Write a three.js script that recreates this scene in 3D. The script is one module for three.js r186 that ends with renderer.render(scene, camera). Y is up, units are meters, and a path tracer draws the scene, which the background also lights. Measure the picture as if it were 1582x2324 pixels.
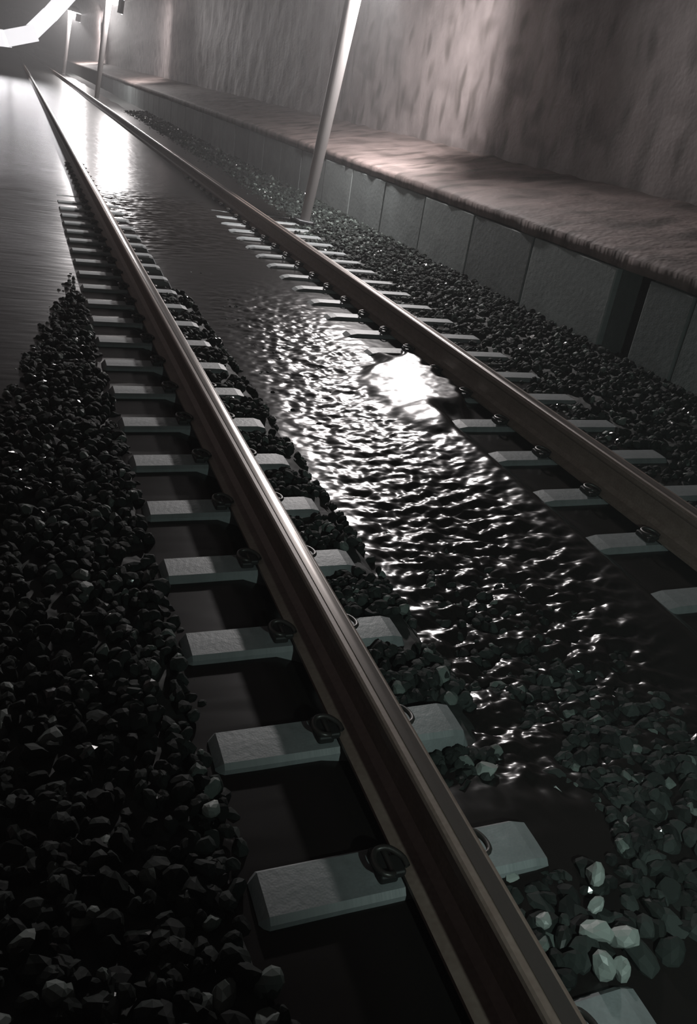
import * as THREE from 'three';
import { mergeGeometries, toCreasedNormals } from 'three/addons/utils/BufferGeometryUtils.js';
import { RoundedBoxGeometry } from 'three/addons/geometries/RoundedBoxGeometry.js';
import { RectAreaLightUniformsLib } from 'three/addons/lights/RectAreaLightUniformsLib.js';
import { createNoise2D, createNoise3D } from 'simplex-noise';

// ---------------------------------------------------------------- camera, light, exposure
// x runs to the right across the track, y up from the sleeper tops, the track runs towards -z.
const EYE = 1.478;
const scene = new THREE.Scene();
scene.background = new THREE.Color(0x000000);
const camera = new THREE.PerspectiveCamera(2 * Math.atan(1162 / 1849) * 180 / Math.PI, 1582 / 2324, 0.05, 400);
camera.position.set(0, EYE, 0);
{
  const yaw = 0.4207, pitch = 0.4675, roll = 0.1599;      // to the right, down, and the tilt of the hand
  camera.rotation.order = 'YXZ';
  camera.rotation.set(-pitch, -yaw, roll);
}
const renderer = new THREE.WebGLRenderer({ antialias: true });
renderer.toneMapping = THREE.LinearToneMapping;
renderer.toneMappingExposure = 1.0;
renderer.shadowMap.enabled = true;
RectAreaLightUniformsLib.init();
scene.fog = new THREE.FogExp2(0x989899, 0.007);
const LAMP_POWER = 96, FLOOD_POWER = 14, TORCH_POWER = 6;
const LAMP_COLOUR = new THREE.Color(1.0, 0.945, 0.935);
const FLOOD_COLOUR = new THREE.Color(1.0, 0.97, 1.0);
const TORCH_COLOUR = new THREE.Color(0.8, 1.0, 0.93);

// ---------------------------------------------------------------- helpers
let seed = 20240611;
const rnd = () => { seed = (seed + 0x6d2b79f5) | 0; let t = Math.imul(seed ^ (seed >>> 15), 1 | seed); t = (t + Math.imul(t ^ (t >>> 7), 61 | t)) ^ t; return ((t ^ (t >>> 14)) >>> 0) / 4294967296; };
const n2 = createNoise2D(rnd), n3 = createNoise3D(rnd);
const lerp = (a, b, t) => a + (b - a) * t;
const clamp = (x, a = 0, b = 1) => Math.min(b, Math.max(a, x));
const sstep = (a, b, x) => { const t = clamp((x - a) / (b - a)); return t * t * (3 - 2 * t); };
const used = new Map();
function numbered(name) { const k = used.get(name) ?? 0; used.set(name, k + 1); return k ? `${name}_${String(k).padStart(3, '0')}` : name; }
function shade(o) { o.castShadow = true; o.receiveShadow = true; return o; }
function mesh(name, geometry, material, parent) {
  const m = shade(new THREE.Mesh(geometry, material));
  m.name = parent && parent !== scene ? name : numbered(name);
  (parent ?? scene).add(m);
  return m;
}
function part(name, geometry, material, parent) {
  const same = parent.children.filter((c) => c.name === name || c.name.startsWith(name + '_0')).length;
  const m = mesh(name, geometry, material, parent);
  if (same) m.name = `${name}_${String(same).padStart(3, '0')}`;
  return m;
}
function thing(name, label, category, group) {
  const g = new THREE.Group(); g.name = numbered(name);
  g.userData = { label, category }; if (group) g.userData.group = group;
  scene.add(g); return g;
}
function structure(name, label) { const g = new THREE.Group(); g.name = name; g.userData = { kind: 'structure' }; if (label) g.userData.label = label; scene.add(g); return g; }
function box(w, h, d, x, y, z) { const g = new THREE.BoxGeometry(w, h, d); g.translate(x, y, z); return g; }
function rbox(w, h, d, r, x = 0, y = 0, z = 0) { const g = new RoundedBoxGeometry(w, h, d, 2, r); g.translate(x, y, z); return g; }
// a closed outline in x and y swept along -z from z0 to z1
function sweep(points, z0, z1) {
  const g = new THREE.ExtrudeGeometry(new THREE.Shape(points.map((p) => new THREE.Vector2(...p))), { depth: z1 - z0, bevelEnabled: false, steps: 1 });
  g.translate(0, 0, -z1); return g;
}

// ---------------------------------------------------------------- materials
const SIZE = 512;
function field(fn) { const a = new Float32Array(SIZE * SIZE); for (let y = 0; y < SIZE; y++) for (let x = 0; x < SIZE; x++) a[y * SIZE + x] = fn(x / SIZE, y / SIZE); return a; }
// noise that repeats at the tile edge
function tile(u, v, fx, fy, o = 0) {
  const a = n2(u * fx + o, v * fy + o), b = n2((u - 1) * fx + o, v * fy + o), c = n2(u * fx + o, (v - 1) * fy + o), d = n2((u - 1) * fx + o, (v - 1) * fy + o);
  return lerp(lerp(a, b, u), lerp(c, d, u), v);
}
function texture(fn, srgb, rx = 1, ry = 1) {
  const d = new Uint8Array(SIZE * SIZE * 4);
  for (let y = 0, i = 0; y < SIZE; y++) for (let x = 0; x < SIZE; x++, i += 4) {
    const c = fn(x / SIZE, y / SIZE); d[i] = clamp(c[0]) * 255; d[i + 1] = clamp(c[1]) * 255; d[i + 2] = clamp(c[2]) * 255; d[i + 3] = 255;
  }
  const t = new THREE.DataTexture(d, SIZE, SIZE); t.wrapS = t.wrapT = THREE.RepeatWrapping; t.magFilter = THREE.LinearFilter; t.minFilter = THREE.LinearMipmapLinearFilter;
  if (srgb) t.colorSpace = THREE.SRGBColorSpace;
  t.repeat.set(rx, ry); t.needsUpdate = true; return t;
}
const mix3 = (a, b, t) => [lerp(a[0], b[0], t), lerp(a[1], b[1], t), lerp(a[2], b[2], t)];
// lining: sprayed concrete with seepage stains running down it; u along the tunnel, v up, one tile is 5 m
const liningMap = texture((u, v) => {
  const blotch = tile(u, v, 7, 5) * 0.5 + tile(u, v, 16, 11, 7) * 0.35 + tile(u, v, 40, 40, 3) * 0.15;
  const streak = tile(u, v, 14, 6, 11) * 0.75 + tile(u, v, 30, 9, 19) * 0.25, band = tile(u, v, 3, 9, 23);
  let c = mix3([0.44, 0.41, 0.405], [0.70, 0.655, 0.65], 0.5 + 0.5 * blotch);
  c = mix3(c, [0.30, 0.275, 0.26], sstep(0.0, 0.6, streak) * 0.7);
  c = mix3(c, [0.34, 0.31, 0.30], sstep(0.15, 0.6, band) * 0.45);
  return mix3(c, [0.72, 0.69, 0.68], sstep(0.25, 0.75, -streak) * 0.5);
}, true, 0.2, 0.2);
const liningBump = texture((u, v) => { const h = 0.5 + 0.25 * tile(u, v, 18, 18, 5) + 0.15 * tile(u, v, 55, 55, 2) + 0.1 * tile(u, v, 120, 120, 9); return [h, h, h]; }, false, 0.2, 0.2);
const concreteMap = texture((u, v) => {
  const b = tile(u, v, 4, 4, 31) * 0.5 + tile(u, v, 17, 17, 17) * 0.3 + tile(u, v, 70, 70, 13) * 0.2;
  return mix3([0.56, 0.57, 0.56], [0.74, 0.75, 0.74], 0.5 + 0.5 * b);
}, true);
const concreteBump = texture((u, v) => { const h = 0.5 + 0.3 * tile(u, v, 30, 30, 41) + 0.2 * tile(u, v, 110, 110, 43); return [h, h, h]; }, false);
const rustMap = texture((u, v) => {
  const b = tile(u, v, 6, 6, 51) * 0.5 + tile(u, v, 28, 28, 53) * 0.5;
  return mix3([0.37, 0.31, 0.28], [0.50, 0.45, 0.42], 0.5 + 0.5 * b);
}, true, 2, 2);
const M = {
  lining: new THREE.MeshStandardMaterial({ color: 0xd4d4d4, map: liningMap, bumpMap: liningBump, bumpScale: 0.015, roughness: 0.75 }),
  ledge: new THREE.MeshStandardMaterial({ color: 0xc2b9b5, map: liningMap, bumpMap: liningBump, bumpScale: 0.02, roughness: 0.8 }),
  bench: new THREE.MeshStandardMaterial({ color: 0x8a8c8c, map: concreteMap, bumpMap: concreteBump, bumpScale: 0.006, roughness: 0.8 }),
  panels: [0xb3babc, 0xc6cdcf, 0xa6acae].map((c) => new THREE.MeshStandardMaterial({ color: c, map: concreteMap, bumpMap: concreteBump, bumpScale: 0.0015, roughness: 0.75 })),
  sleeper: new THREE.MeshStandardMaterial({ color: 0xa9aeb2, map: concreteMap, bumpMap: concreteBump, bumpScale: 0.001, roughness: 0.55 }),
  rust: new THREE.MeshStandardMaterial({ map: rustMap, roughness: 0.5, metalness: 0.15 }),
  polished: new THREE.MeshStandardMaterial({ color: 0x8f8a86, roughness: 0.24, metalness: 0.9 }),
  clip: new THREE.MeshStandardMaterial({ color: 0x3c3a38, roughness: 0.4, metalness: 0.5 }),
  pad: new THREE.MeshStandardMaterial({ color: 0x121312, roughness: 0.6 }),
  bed: new THREE.MeshStandardMaterial({ color: 0x1c201e, bumpMap: liningBump, bumpScale: 0.03, roughness: 0.8 }),
  water: new THREE.MeshPhysicalMaterial({ color: 0x171514, roughness: 0.25, ior: 1.33, specularIntensity: 1 }),
  // crushed rock in its natural tones; the fifth is a stone with a skin of water on it
  stones: [[0x1c201e, 0.7, 0.2], [0x232826, 0.7, 0.2], [0x191c1b, 0.7, 0.2], [0x2d3230, 0.7, 0.2], [0x202422, 0.2, 1], [0x545c58, 0.6, 0.4]].map(([c, r, k]) => new THREE.MeshPhysicalMaterial({ color: c, roughness: r, specularIntensity: k })),
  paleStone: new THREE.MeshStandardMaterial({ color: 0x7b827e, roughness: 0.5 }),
  post: new THREE.MeshStandardMaterial({ color: 0x858281, roughness: 0.5 }),
  housing: new THREE.MeshStandardMaterial({ color: 0x5a5c5e, roughness: 0.5, metalness: 0.4 }),
  globe: new THREE.MeshStandardMaterial({ color: 0xffffff, emissive: 0xfff3f2, emissiveIntensity: 3, roughness: 0.4 }),
  flood: new THREE.MeshStandardMaterial({ color: 0xffffff, emissive: 0xfdfbff, emissiveIntensity: 1.1, roughness: 0.4 }),
  cable: new THREE.MeshStandardMaterial({ color: 0x151515, roughness: 0.6 }),
};

// ---------------------------------------------------------------- tunnel: floor, walls, vault
const XR = 5.6, XL = -2.26, FAR = 190, BACK = 9;
function liningSheet(name, outline, thickness, z0, z1, relief) {
  // a wall of real thickness: the inner face carries the relief of sprayed concrete
  const P = outline.map((p) => new THREE.Vector2(...p)), L = [0];
  for (let i = 1; i < P.length; i++) L.push(L[i - 1] + P[i].distanceTo(P[i - 1]));
  const zs = []; for (let z = z0; z < 30; z += 0.16) zs.push(z); for (let z = 30; z < z1; z += 2.5) zs.push(z); zs.push(z1);
  const pos = [], uv = [], idx = [], N = P.length;
  const nrm = P.map((p, i) => { const t = P[Math.min(i + 1, N - 1)].clone().sub(P[Math.max(i - 1, 0)]).normalize(); return new THREE.Vector2(-t.y, t.x); });
  for (const off of [0, thickness]) for (const z of zs) for (let i = 0; i < N; i++) {
    const r = off ? 0 : relief * (0.6 * n3(P[i].x * 1.1 + 9, P[i].y * 1.1, z * 1.1) + 0.4 * n3(P[i].x * 3 + 9, P[i].y * 3, z * 3));
    pos.push(P[i].x - nrm[i].x * (off + r * 0), P[i].y - nrm[i].y * off, -z);
    if (!off) { pos[pos.length - 3] += nrm[i].x * r; pos[pos.length - 2] += nrm[i].y * r; }
    uv.push(z, L[i]);
  }
  const W = zs.length * N;
  for (let k = 0; k < zs.length - 1; k++) for (let i = 0; i < N - 1; i++) {
    const a = k * N + i, b = a + 1, c = a + N, d = c + 1;
    idx.push(a, c, b, b, c, d, W + a, W + b, W + c, W + b, W + d, W + c);
  }
  for (let k = 0; k < zs.length - 1; k++) for (const i of [0, N - 1]) { const a = k * N + i, c = a + N; idx.push(a, W + a, c, c, W + a, W + c); }
  const g = new THREE.BufferGeometry();
  g.setAttribute('position', new THREE.Float32BufferAttribute(pos, 3)); g.setAttribute('uv', new THREE.Float32BufferAttribute(uv, 2)); g.setIndex(idx); g.computeVertexNormals();
  const m = mesh(name, g, M.lining); m.userData = { kind: 'structure' }; return m;
}
const span = (a, b, n) => Array.from({ length: n + 1 }, (_, i) => lerp(a, b, i / n));
liningSheet('wall_right', span(-0.4, 4.2, 28).map((y) => [XR, y]), 0.4, -BACK, FAR, 0.035);
liningSheet('ceiling', span(0, Math.PI, 30).map((a) => [(XR + XL) / 2 + Math.cos(a) * (XR - XL) / 2, 4.2 + Math.sin(a) * 2.9]), 0.4, -BACK, FAR, 0.035);
liningSheet('wall_left', span(4.2, -0.4, 28).map((y) => [XL, y]), 0.4, -BACK, FAR, 0.035);
{
  const o = new THREE.Shape(); o.moveTo(XR + 0.4, -0.5); o.lineTo(XR + 0.4, 4.2); o.absellipse((XR + XL) / 2, 4.2, (XR - XL) / 2 + 0.4, 3.3, 0, Math.PI, false); o.lineTo(XL - 0.4, -0.5);
  for (const [name, z] of [['wall_front', -FAR - 0.3], ['wall_back', BACK]]) {
    const g = new THREE.ExtrudeGeometry(o, { depth: 0.3, bevelEnabled: false }); g.translate(0, 0, z);
    mesh(name, g, M.lining).userData = { kind: 'structure' };
  }
  mesh('floor', box(XR - XL + 0.8, 0.2, FAR + BACK + 0.6, (XR + XL) / 2, -0.5, -(FAR - BACK) / 2), M.bench).userData = { kind: 'structure' };
}

// the raised bench along the right wall, faced with upright concrete panels
const BX = 4.07, BTOP = 0.775, BWALL = 1.06;
{
  const bench = structure('trim_1', 'low concrete bench wall with a sloping ledge along the right side');
  const core = [[BX + 0.05, -0.35], [BX + 0.05, BTOP - 0.1], [XR, BTOP - 0.1], [XR, -0.35]];
  const back = [[BX + 1.2, -0.35], [BX + 1.2, BTOP - 0.1], [XR, BTOP - 0.1], [XR, -0.35]];
  part('core', mergeGeometries([sweep(core, -BACK, 4.66), sweep(back, 4.66, 5.015), sweep(core, 5.015, FAR)]), M.bench, bench);
  // ledge slab with its worn front edge
  {
    const zs = []; for (let z = -BACK; z < 26; z += 0.12) zs.push(z); for (let z = 26; z <= FAR; z += 4) zs.push(z);
    const prof = [[BX + 0.06, BTOP - 0.13], [BX - 0.01, BTOP - 0.12], [BX - 0.015, BTOP - 0.03], [BX + 0.03, BTOP], ...span(0.15, 1, 9).map((t) => [lerp(BX, XR + 0.03, t), lerp(BTOP, BWALL, t)])];
    const pos = [], uv = [], idx = [], N = prof.length;
    for (const z of zs) prof.forEach(([x, y], i) => {
      const w = (i === 0 ? 0 : i < 5 ? 0.007 : 0.016) * (n3(x * 2, y * 5, z * 2.2) + 0.5 * n3(x * 6, y * 6 + 4, z * 6));
      pos.push(x + (i > 0 && i < 4 ? w : 0), y + w, -z); uv.push(z, x);
    });
    for (let k = 0; k < zs.length - 1; k++) for (let i = 0; i < N - 1; i++) { const a = k * N + i, c = a + N; idx.push(a, c, a + 1, a + 1, c, c + 1); }
    const g = new THREE.BufferGeometry(); g.setAttribute('position', new THREE.Float32BufferAttribute(pos, 3)); g.setAttribute('uv', new THREE.Float32BufferAttribute(uv, 2)); g.setIndex(idx); g.computeVertexNormals();
    part('ledge', g, M.ledge, bench);
  }
  const edges = [-0.2, 0.9, 2.0, 3.06, 4.19, 4.66, 5.015, 6.185, 7.267];
  for (let z = 8.4; z < 42; z += 1.13) edges.push(z);
  for (let i = 0; i < edges.length - 1; i++) {
    if (edges[i] === 4.66) continue;                       // the open slot in the bench face
    const w = edges[i + 1] - edges[i] - 0.018, lift = 0.006 * (rnd() - 0.5);
    const g = rbox(0.06, 0.92, w, 0.012, BX + 0.025 + lift, BTOP - 0.13 - 0.46, -(edges[i] + edges[i + 1]) / 2);
    const uv = g.attributes.uv, p = g.attributes.position; for (let k = 0; k < uv.count; k++) uv.setXY(k, p.getZ(k) * 0.5 + i * 0.37, p.getY(k) * 0.5);
    part('panel', g, M.panels[(i * 2 + (i % 4 === 2 ? 1 : 0)) % 3], bench).rotation.z = 0;
  }
}

// ---------------------------------------------------------------- track
const RAIL_L = 0.798, RAIL_R = 2.538, GAP = 0.427, FIRST = 1.059 - GAP, RAIL_H = 0.18;
function makeRail(cx, gauge, label) {                         // gauge: the side the wheel flanges run on, +1 right, -1 left
  const r = thing('rail', label, 'rail');
  const half = [[0.075, 0], [0.075, 0.011], [0.03, 0.024], [0.0105, 0.042], [0.0085, 0.08], [0.0105, 0.118], [0.032, 0.132], [0.036, 0.14], [0.0365, 0.164], [0.033, 0.171], [0.027, 0.1745]];
  const out = [...half, ...half.slice().reverse().map(([x, y]) => [-x, y])].map(([x, y]) => [cx + x, y + RAIL_H - 0.1755]);
  const g = sweep(out, -BACK + 0.5, FAR - 0.5);
  part('rail_body', g, M.rust, r);
  const top = [[-0.012, 0.1755], [0, 0.1762], [0.012, 0.1758], [0.02, 0.1745], [0.026, 0.1725], [0.031, 0.169], [0.0345, 0.165], [0.037, 0.159], [0.03, 0.158], [0.02, 0.166], [-0.012, 0.17]];
  const strip = sweep((gauge > 0 ? top : top.slice().reverse()).map(([x, y]) => [cx + gauge * x, y + RAIL_H - 0.1745]), -BACK + 0.5, FAR - 0.5);
  part('running_surface', toCreasedNormals(strip, 0.5), M.polished, r).userData.label = 'wheel-polished bright strip along the rail head';
  return r;
}
makeRail(RAIL_L, 1, 'near rusty steel rail running from the bottom right corner up to the lamps');
makeRail(RAIL_R, -1, 'far rusty steel rail on the bench wall side with a gleaming top edge');

// sleepers: prestressed concrete, high under the rails and dipping in the middle
function loft(sections) {
  const pos = [], uv = [], idx = [], N = 8;
  for (const [x, top, tw, bw] of sections) {
    const c = 0.012, ring = [[-bw, -0.2], [-tw, top - c], [-tw + c, top], [-0.01, top + 0.001], [0.01, top + 0.001], [tw - c, top], [tw, top - c], [bw, -0.2]];
    for (const [z, y] of ring) { pos.push(x, y, z); uv.push(x * 1.2, z * 1.2 + y); }
  }
  for (let k = 0; k < sections.length - 1; k++) for (let i = 0; i < N; i++) { const a = k * N + i, b = k * N + (i + 1) % N, c = a + N, d = b + N; idx.push(a, b, c, b, d, c); }
  for (const k of [0, sections.length - 1]) for (let i = 1; i < N - 1; i++) idx.push(...(k ? [k * N, k * N + i + 1, k * N + i] : [0, i, i + 1]).reverse());
  const g = new THREE.BufferGeometry(); g.setAttribute('position', new THREE.Float32BufferAttribute(pos, 3)); g.setAttribute('uv', new THREE.Float32BufferAttribute(uv, 2)); g.setIndex(idx);
  const f = g.toNonIndexed(); f.computeVertexNormals(); return f;
}
const sleeperBody = loft([[0.40, -0.02, 0.058, 0.095], [0.42, 0, 0.066, 0.1], [1.05, 0, 0.066, 0.1], [1.085, -0.01, 0.064, 0.1], [1.14, -0.115, 0.055, 0.09], [1.6, -0.1, 0.055, 0.09], [2.08, -0.065, 0.055, 0.09], [2.16, -0.01, 0.064, 0.1], [2.21, 0, 0.066, 0.1], [3.2, 0, 0.066, 0.1], [3.225, -0.02, 0.058, 0.095]]);
class Clip extends THREE.Curve { constructor(p) { super(); this.c = new THREE.CatmullRomCurve3(p.map((q) => new THREE.Vector3(...q)), false, 'catmullrom', 0.5); } getPoint(t, o) { return this.c.getPoint(t, o); } }
// sprung clip beside the rail foot, side -1 on the left of the rail, +1 on the right
const clipGeometry = [-1, 1].map((s) => new THREE.TubeGeometry(new Clip([[s * 0.1, 0.022, -0.04], [s * 0.1, 0.024, 0.02], [s * 0.108, 0.034, 0.042], [s * 0.13, 0.038, 0.036], [s * 0.136, 0.034, 0.004], [s * 0.122, 0.032, -0.026], [s * 0.094, 0.036, -0.024], [s * 0.068, 0.03, 0.0], [s * 0.064, 0.026, 0.024]]), 28, 0.007, 7));
const shoulderGeometry = [-1, 1].map((s) => mergeGeometries([rbox(0.045, 0.026, 0.085, 0.008, s * 0.108, 0.008, -0.005), rbox(0.03, 0.02, 0.05, 0.006, s * 0.085, 0.018, 0.012)]));
const ORD = ['first', 'second', 'third', 'fourth', 'fifth', 'sixth', 'seventh', 'eighth', 'ninth', 'tenth', 'eleventh', 'twelfth', 'thirteenth', 'fourteenth', 'fifteenth', 'sixteenth', 'seventeenth', 'eighteenth', 'nineteenth', 'twentieth',
  'twenty-first', 'twenty-second', 'twenty-third', 'twenty-fourth', 'twenty-fifth', 'twenty-sixth', 'twenty-seventh', 'twenty-eighth', 'twenty-ninth'];
const LOOK = ['concrete sleeper showing only a pale corner at the bottom edge, right of near rail', 'pale bluish concrete sleeper with a sprung clip, the lowest whole one in view'];
function makeSleeper() {
  const s = new THREE.Group();
  part('body', sleeperBody, M.sleeper, s);
  for (const cx of [RAIL_L, RAIL_R]) {
    part('rail_pad', box(0.15, 0.006, 0.12, cx, 0.003, 0), M.pad, s);
    for (const k of [0, 1]) {
      const sh = part('clip_shoulder', shoulderGeometry[k], M.pad, s); sh.position.x = cx;
      const c = part('rail_clip', clipGeometry[k], M.clip, s); c.position.x = cx;
    }
  }
  return s;
}
const sleeperProto = makeSleeper();
for (let k = 0; k < 31; k++) {
  const s = k ? sleeperProto.clone() : sleeperProto;
  s.name = numbered('concrete_sleeper');
  s.position.set(0, 0, -(FIRST + k * GAP));
  s.rotation.y = k ? (rnd() - 0.5) * 0.008 : 0;
  const label = LOOK[k] ?? `grey concrete sleeper half in dark water, ${ORD[k - 2]} up from the lowest whole one`;
  s.userData = { label, category: 'sleeper', group: 'concrete sleepers under the rails' };
  scene.add(s);
}

// ---------------------------------------------------------------- ballast and water
const inRange = (x, a, b, soft) => sstep(a - soft, a + soft, x) * (1 - sstep(b - soft, b + soft, x));
const WATER = (z) => -0.024 + 0.038 * sstep(8.2, 12, z);
// water surface tilted towards the near rail to move the lamp glint
const glintTilt = (x, z) => 0.075 * clamp(x - 2.2, -1.3, 0) * sstep(0.66, 0.9, x) * (1 - sstep(6, 9, z)) * sstep(1.0, 1.8, z);
function bedHeight(x, z) {                                 // top of the ballast, stones included
  let h;
  if (x < RAIL_L) {                                        // left cess: dry near the camera, under water further on
    const shore = x < 0.5 ? 2.9 + (x + 0.116) * 5.6 : 6.4 + (x - 0.5) * 9;
    h = clamp(0.02 + (shore - z) * 0.05, -0.2, 0.02);
    if (x > 0.36) h = Math.min(h, lerp(h, -0.02 - 0.05, sstep(0.36, 0.46, x)));
  } else if (x < RAIL_R) {                                 // between the rails: deep near the rails, shallow in the middle, dry at the bottom of the picture
    const dry = 1 - sstep(0.85, 1.45, z - 0.25 * (x - 1.2)), mid = inRange(x, 1.28, 2.05, 0.12);
    h = lerp(lerp(-0.13, lerp(-0.026, -0.052, sstep(2, 2.8, z)), mid), -0.008, dry);
    h = lerp(h, -0.004, inRange(x, 0.86, 1.2, 0.06) * inRange(z, 1.3, 6.5, 0.4));
    h = lerp(h + glintTilt(x, z) * mid * 0.8, -0.15, sstep(8, 10, z));
  } else {
    h = lerp(-0.03, 0.09, sstep(2.75, 4.0, x));
  }
  return h + 0.012 * n2(x * 5, z * 5);
}
// what the stones lie on
const ballast = structure('ballast_bed', 'dark wet crushed stone ballast under and beside the track');
{
  const xs = span(XL, BX + 0.03, 90), zs = [...span(-1, 14, 240), ...span(14.3, FAR, 150)];
  const pos = [], uv = [], idx = [], N = xs.length;
  for (const z of zs) for (const x of xs) { pos.push(x, bedHeight(x, z) - 0.03, -z); uv.push(x, z); }
  for (let k = 0; k < zs.length - 1; k++) for (let i = 0; i < N - 1; i++) { const a = k * N + i, c = a + N; idx.push(a, a + 1, c, a + 1, c + 1, c); }
  const g = new THREE.BufferGeometry(); g.setAttribute('position', new THREE.Float32BufferAttribute(pos, 3)); g.setAttribute('uv', new THREE.Float32BufferAttribute(uv, 2)); g.setIndex(idx); g.computeVertexNormals();
  part('gravel_base', g, M.bed, ballast);
}
const stoneShapes = Array.from({ length: 9 }, (_, k) => {
  const g = new THREE.IcosahedronGeometry(1, 1), p = g.attributes.position, v = new THREE.Vector3();
  const cuts = Array.from({ length: 6 }, () => [new THREE.Vector3(rnd() - 0.5, rnd() - 0.5, rnd() - 0.5).normalize(), 0.55 + rnd() * 0.3]);
  const s = [1 + rnd() * 0.3, 0.6 + rnd() * 0.25, 0.8 + rnd() * 0.25];
  for (let i = 0; i < p.count; i++) {
    v.fromBufferAttribute(p, i);
    for (const [n, d] of cuts) { const over = v.dot(n) - d; if (over > 0) v.addScaledVector(n, -over); }   // flat broken faces
    v.multiplyScalar(1 + 0.08 * n3(v.x * 2 + k * 5, v.y * 2, v.z * 2)); p.setXYZ(i, v.x * s[0], v.y * s[1], v.z * s[2]);
  }
  g.computeVertexNormals(); return g;
});
{
  const all = [], e = new THREE.Euler(), view = new THREE.Matrix4();
  camera.updateMatrixWorld(); view.copy(camera.matrixWorld).invert(); camera.updateProjectionMatrix();
  const v = new THREE.Vector3();
  function scatter(count, x0, x1, z0, z1, r0, r1, keep = () => true) {
    for (let i = 0; i < count; i++) {
      const x = lerp(x0, x1, rnd()), z = lerp(z0, z1, rnd()), r = lerp(r0, r1, rnd() * rnd()), turn = [rnd() * 6.3, rnd() * 6.3, rnd() * 6.3], shape = Math.floor(rnd() * 9), pick = rnd(), up = rnd();
      if (!keep(x, z)) continue;
      const u = (z - FIRST) / GAP, near = Math.abs(u - Math.round(u)) * GAP;                       // keep off the sleepers and the rails
            if (x > 0.4 - r && x < 3.24 + r && near < 0.068 + r * 0.8 && !(x > 1.3 && x < 1.95)) continue;
      if (Math.abs(x - RAIL_L) < 0.09 + r || Math.abs(x - RAIL_R) < 0.09 + r) continue;
      const tone = pick > 0.93 ? 5 : pick > 0.86 ? 4 : Math.floor(pick / 0.86 * 3.999);
      const y = bedHeight(x, z) - r * 0.55 + (up - 0.5) * 0.012;
      v.set(x, y, -z); const d = v.clone().applyMatrix4(view), q = v.clone().project(camera);
      const seen = d.z < 0 && Math.abs(q.x) < 1.02 && Math.abs(q.y) < 1.02 && y + r * 0.6 > WATER(z);
      all.push({ x, y, z, r, turn, shape, tone, size: seen ? r / -d.z : 0 });
    }
  }
  scatter(8500, -0.9, 0.74, 0.4, 7.5, 0.02, 0.042, (x, z) => bedHeight(x, z) > -0.09);
  scatter(1500, 0.88, 2.46, 0.35, 1.7, 0.024, 0.048);
  scatter(1300, 0.88, 2.46, 0.9, 2.2, 0.018, 0.034);
  scatter(1700, 0.88, 1.26, 1.3, 7, 0.018, 0.034);
  scatter(2600, 1.2, 2.2, 2.2, 7.5, 0.018, 0.034);
  scatter(8500, 2.62, 4.04, 1.6, 13, 0.02, 0.042);
  scatter(2500, 2.62, 4.04, 13, 30, 0.025, 0.05);
  all.sort((a, b) => b.size - a.size);
  all.slice(0, 300).forEach((s) => {
    const m = new THREE.Mesh(stoneShapes[s.shape], M.stones[s.tone]); shade(m);
    m.name = 'stone' + (ballast.children.length > 1 ? '_' + String(ballast.children.length - 1).padStart(3, '0') : '');
    m.position.set(s.x, s.y, -s.z); m.rotation.set(...s.turn); m.scale.setScalar(s.r); ballast.add(m);
  });
  const rest = all.slice(300), q = new THREE.Quaternion(), m4 = new THREE.Matrix4(); let loose = 0;
  // the uncounted rest, instanced by shape and tone
  for (let k = 0; k < 9; k++) for (let tone = 0; tone < 6; tone++) {
    const list = rest.filter((s) => s.shape === k && s.tone === tone); if (!list.length) continue;
    const im = new THREE.InstancedMesh(stoneShapes[k], M.stones[tone], list.length);
    im.name = 'loose_ballast' + (loose ? '_' + String(loose).padStart(3, '0') : ''); loose++; im.userData.kind = 'stuff'; shade(im);
    list.forEach((s, i) => { q.setFromEuler(e.set(...s.turn)); m4.compose(v.set(s.x, s.y, -s.z), q, new THREE.Vector3(s.r, s.r, s.r)); im.setMatrixAt(i, m4); });
    ballast.add(im);
  }
}
// a few stones that stand out
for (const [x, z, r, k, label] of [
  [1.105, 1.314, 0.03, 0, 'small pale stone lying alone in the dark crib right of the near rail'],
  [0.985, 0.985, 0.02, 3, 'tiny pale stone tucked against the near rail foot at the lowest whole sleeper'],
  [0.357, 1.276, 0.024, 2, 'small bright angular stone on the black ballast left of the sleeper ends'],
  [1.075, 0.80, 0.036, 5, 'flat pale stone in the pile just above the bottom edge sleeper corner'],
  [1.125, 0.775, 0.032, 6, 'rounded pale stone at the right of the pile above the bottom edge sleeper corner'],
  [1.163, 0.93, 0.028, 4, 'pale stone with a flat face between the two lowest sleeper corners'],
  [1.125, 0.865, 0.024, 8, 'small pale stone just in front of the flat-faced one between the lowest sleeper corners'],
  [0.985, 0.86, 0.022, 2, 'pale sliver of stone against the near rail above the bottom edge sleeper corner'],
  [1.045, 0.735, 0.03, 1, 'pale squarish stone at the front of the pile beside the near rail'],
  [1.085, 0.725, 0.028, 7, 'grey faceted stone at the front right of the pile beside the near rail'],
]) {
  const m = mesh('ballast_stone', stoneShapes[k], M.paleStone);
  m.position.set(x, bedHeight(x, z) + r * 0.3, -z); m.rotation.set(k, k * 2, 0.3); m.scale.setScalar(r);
  m.userData = { label, category: 'stone' };
}
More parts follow.
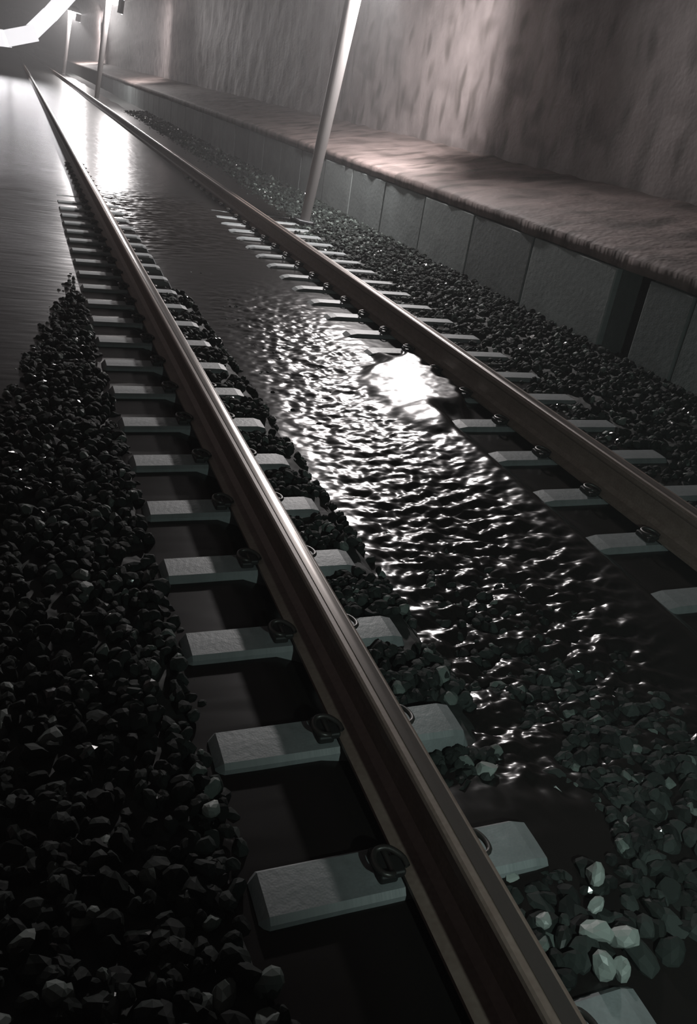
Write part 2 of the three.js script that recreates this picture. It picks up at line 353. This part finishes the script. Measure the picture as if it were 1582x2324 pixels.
// floodwater: fast and choppy over the shallow middle, still elsewhere
function waterHeight(x, z) {
  const w = WATER(z), mid = 1.66 + 0.03 * (z - 3) - 0.12 * (1 - sstep(1.4, 2.4, z));
  const chop = Math.exp(-Math.pow((x - mid) / 0.4, 4)) * sstep(1.0, 1.4, z) * (1 - sstep(5.4, 7.2, z));
  // smooth patch by the far rail, shaped to catch the lamp glint
  const smooth = sstep(1.78, 1.95, x) * (1 - sstep(2.34, 2.45, x + 0.03 * n2(z * 6, 4))) * inRange(z - 0.7 * (x - 2.15) + 0.1 * n2(x * 4 + 2, z * 2), 3.72, 4.7, 0.15);
  const far = inRange(z, 7.9, 11.2, 0.7) * inRange(x, 0.95, 2.2, 0.15) * 0.5;
  const wob = 0.25 * n2(x * 3, z * 3 + 40);
  let h = glintTilt(x, z) + (0.0005 + 0.0115 * chop * (1 - 0.92 * smooth) * lerp(1.6, 0.5, sstep(1.6, 3.6, z))) * (n2(x * 7 + wob, z * 8.5) + 0.42 * n2(x * 14 + 9, z * 17 + wob) + 0.14 * n2(x * 32, z * 36 + 5));
  h += far * 0.012 * (n2(x * 3, z * 13 + 3) + 0.4 * n2(x * 9, z * 24));
  h += 0.0009 * n2(x * 2.2 + 3, z * 1.4) + 0.005 * chop * n2(x * 4 + 30, z * 6);
  // a ridge put into the surface so the middle glitters with lamplight
  h += 0.125 * Math.pow(clamp(x - 1.34, 0, 0.78), 2) * (1 - sstep(2.06, 2.2, x)) * inRange(z, 1.5, 3.75, 0.3);
  // surface raised by the far rail at the slope that mirrors the lamp
  const glintRamp = 0.165 * clamp(x - 1.8, 0, 0.6) * smooth;
  h += sstep(0.01, 0.05, glintRamp) * 0.0008 * (n2(x * 9, z * 13 + 8) + 0.4 * n2(x * 22, z * 26));
  return w + h + glintRamp;
}
{
  const xs = [...span(XL + 0.07, 0.9, 40), ...span(0.908, 2.456, 190), ...span(2.5, BX + 0.02, 24)];
  const zs = [...span(0.3, 1.25, 48), ...span(1.258, 7, 700), ...span(7.02, 14, 330), ...span(14.1, 30, 140), ...span(31, FAR - 0.1, 150)];
  const pos = [], uv = [], idx = [], N = xs.length;
  for (const z of zs) for (const x of xs) { pos.push(x, waterHeight(x, z), -z); uv.push(x, z); }
  for (let k = 0; k < zs.length - 1; k++) for (let i = 0; i < N - 1; i++) { const a = k * N + i, c = a + N; idx.push(a, a + 1, c, a + 1, c + 1, c); }
  const g = new THREE.BufferGeometry(); g.setAttribute('position', new THREE.Float32BufferAttribute(pos, 3)); g.setAttribute('uv', new THREE.Float32BufferAttribute(uv, 2)); g.setIndex(idx); g.computeVertexNormals();
  const m = mesh('flood_water', g, M.water);
  m.userData = { label: 'dark floodwater rippling between the rails and lying still beyond', category: 'water', kind: 'stuff' };
}

// ---------------------------------------------------------------- lamps
const BLOCKER_ARC = [-Math.PI * 0.42, Math.PI * 0.17];           // from nearly towards the camera round to straight at the wall
function lampPost(z, bx, tx, ty, thick, power, big, label) {                  // base and top across the track, height of the lamp
  const t = thing('lamp_post', label, 'lamp post', 'white lamp posts between the far rail and the bench');
  const ground = 0.0, lean = Math.atan2(tx - bx, ty), len = Math.hypot(tx - bx, ty);
  t.position.set(bx, ground, -z); t.rotation.z = -lean;
  part('post', new THREE.CylinderGeometry(thick, thick * 0.6, len, 18).translate(0, len / 2, 0), M.post, t);
  part('base_plate', rbox(0.22, 0.03, 0.22, 0.008, 0, 0.03, 0), M.housing, t);
  const lx = 0.2, lz = 0.3, ly = len - 0.2;
  part('arm', new THREE.TubeGeometry(new THREE.QuadraticBezierCurve3(new THREE.Vector3(0, len - 0.12, 0), new THREE.Vector3(0, len + 0.16, 0.05), new THREE.Vector3(lx, ly + 0.18, lz)), 12, 0.024, 8), M.post, t);
  part('lamp_housing', new THREE.LatheGeometry([[0.0, 0.17], [0.05, 0.165], [0.14, 0.12], [0.19, 0.06], [0.195, 0.03], [0.185, 0.03]].map((p) => new THREE.Vector2(...p)), 24).scale(big, big, big).translate(lx, ly, lz), M.housing, t);
  part('lamp_globe', new THREE.SphereGeometry(0.12 * Math.min(big, 1.5), 20, 14).translate(lx, ly - 0.03, lz), M.globe, t);
  // a curved light blocker, added to the lamp, that keeps the light off the wall on the camera's side
  const arc = new THREE.Shape(); arc.absarc(0, 0, 0.2 * big, BLOCKER_ARC[0], BLOCKER_ARC[1], false); arc.absarc(0, 0, 0.2 * big - 0.004, BLOCKER_ARC[1], BLOCKER_ARC[0], true);
  part('added_light_blocker', new THREE.ExtrudeGeometry(arc, { depth: 0.44, bevelEnabled: false, curveSegments: 24 }).rotateX(-Math.PI / 2).translate(lx, ly - 0.4, lz), M.housing, t);
  const l = new THREE.PointLight(LAMP_COLOUR, power); l.name = 'post_lamp_light'; l.position.set(lx, ly - 0.03, lz); l.castShadow = true; l.shadow.radius = 5.5; t.add(l);
}
lampPost(10.07, 3.29, 3.65, EYE + 1.7, 0.1, LAMP_POWER, 1, 'nearest tall white lamp post, leaning, behind the far rail');
lampPost(35, 2.87, 3.31, EYE + 2.05, 0.13, LAMP_POWER, 1.6, 'slim white lamp post second from the camera, rising beside the far rail');
lampPost(64.5, 3.2, 3.67, EYE + 2.38, 0.16, LAMP_POWER * 3, 2.4, 'farthest small lamp post, its lamp glowing near the white floodlights');

// a row of floodlight panels slung across the tunnel in a sagging curve
const FZ = 48;
const sag = new THREE.CatmullRomCurve3([[-2.15, 0.35], [-0.49, 0.02], [0.70, 0.38], [1.52, 1.12], [2.23, 1.87], [2.95, 2.8], [5.55, 6.2 - EYE]].map(([x, y]) => new THREE.Vector3(x, y + EYE, -FZ)));
{
  const t = thing('hanging_cable', 'sagging cable that carries the white floodlight panels across the tunnel', 'cable');
  part('cable', new THREE.TubeGeometry(new THREE.CatmullRomCurve3(sag.points.map((p) => p.clone().add(new THREE.Vector3(0, 0.0, -0.16)))), 60, 0.02, 6), M.cable, t);
}
const FL = ['lowest white floodlight panel at the left edge of the picture, over the track', 'second white floodlight panel from the left, just above where the rails meet', 'third white floodlight panel from the left, tilted along the cable', 'highest white floodlight panel, cut by the top edge of the picture'];
[[-0.7, 0.05, 0.04], [0.48, 0.3, 0.32], [1.42, 1.0, 0.80], [2.27, 1.92, 0.86]].forEach(([x, y, a], k) => {
  const t = thing('floodlight', FL[k], 'floodlight', 'white floodlight panels slung across the tunnel');
  t.position.set(x, y + EYE, -FZ + (k % 2) * 0.05); t.rotation.z = a;
  part('housing', rbox(1.46, 0.74, 0.05, 0.02, 0, 0, -0.035), M.housing, t);
  part('light_panel', rbox(1.44, 0.72, 0.02, 0.008, 0, 0, 0), M.flood, t);
  const l = new THREE.RectAreaLight(FLOOD_COLOUR, FLOOD_POWER, 1.2, 0.64); l.name = 'floodlight_light'; l.position.set(0, 0, 0.02); l.rotation.y = Math.PI; t.add(l);
  l.castShadow = true;
  part('bracket', box(0.06, 0.2, 0.08, 0, 0, -0.1), M.housing, t);
});
// the torch in the hand of whoever took the picture
{
  const t = thing('hand_torch', 'small hand torch held beside the camera', 'torch');
  const from = new THREE.Vector3(0.85, EYE - 0.38, 0.28), to = new THREE.Vector3(2.3, 0, -1.95);
  t.position.copy(from); t.quaternion.setFromUnitVectors(new THREE.Vector3(0, 0, -1), to.clone().sub(from).normalize());
  part('barrel', new THREE.CylinderGeometry(0.015, 0.015, 0.1, 16).rotateX(Math.PI / 2).translate(0, 0, 0.1), M.housing, t);
  part('torch_head', new THREE.LatheGeometry([[0.016, 0], [0.026, 0.03], [0.027, 0.05], [0.024, 0.05], [0.02, 0.03]].map((p) => new THREE.Vector2(...p)), 20).rotateX(-Math.PI / 2).translate(0, 0, 0.05), M.housing, t);
  part('torch_lens', new THREE.CylinderGeometry(0.022, 0.022, 0.004, 20).rotateX(Math.PI / 2).translate(0, 0, 0.006), M.flood, t);
  const l = new THREE.SpotLight(TORCH_COLOUR, TORCH_POWER, 0, 0.92, 1, 2); l.name = 'torch_light'; l.position.set(0, 0, -0.01); l.castShadow = true; l.shadow.radius = 1; t.add(l);
  l.target.position.set(0, 0, -2); t.add(l.target);
}

renderer.render(scene, camera);
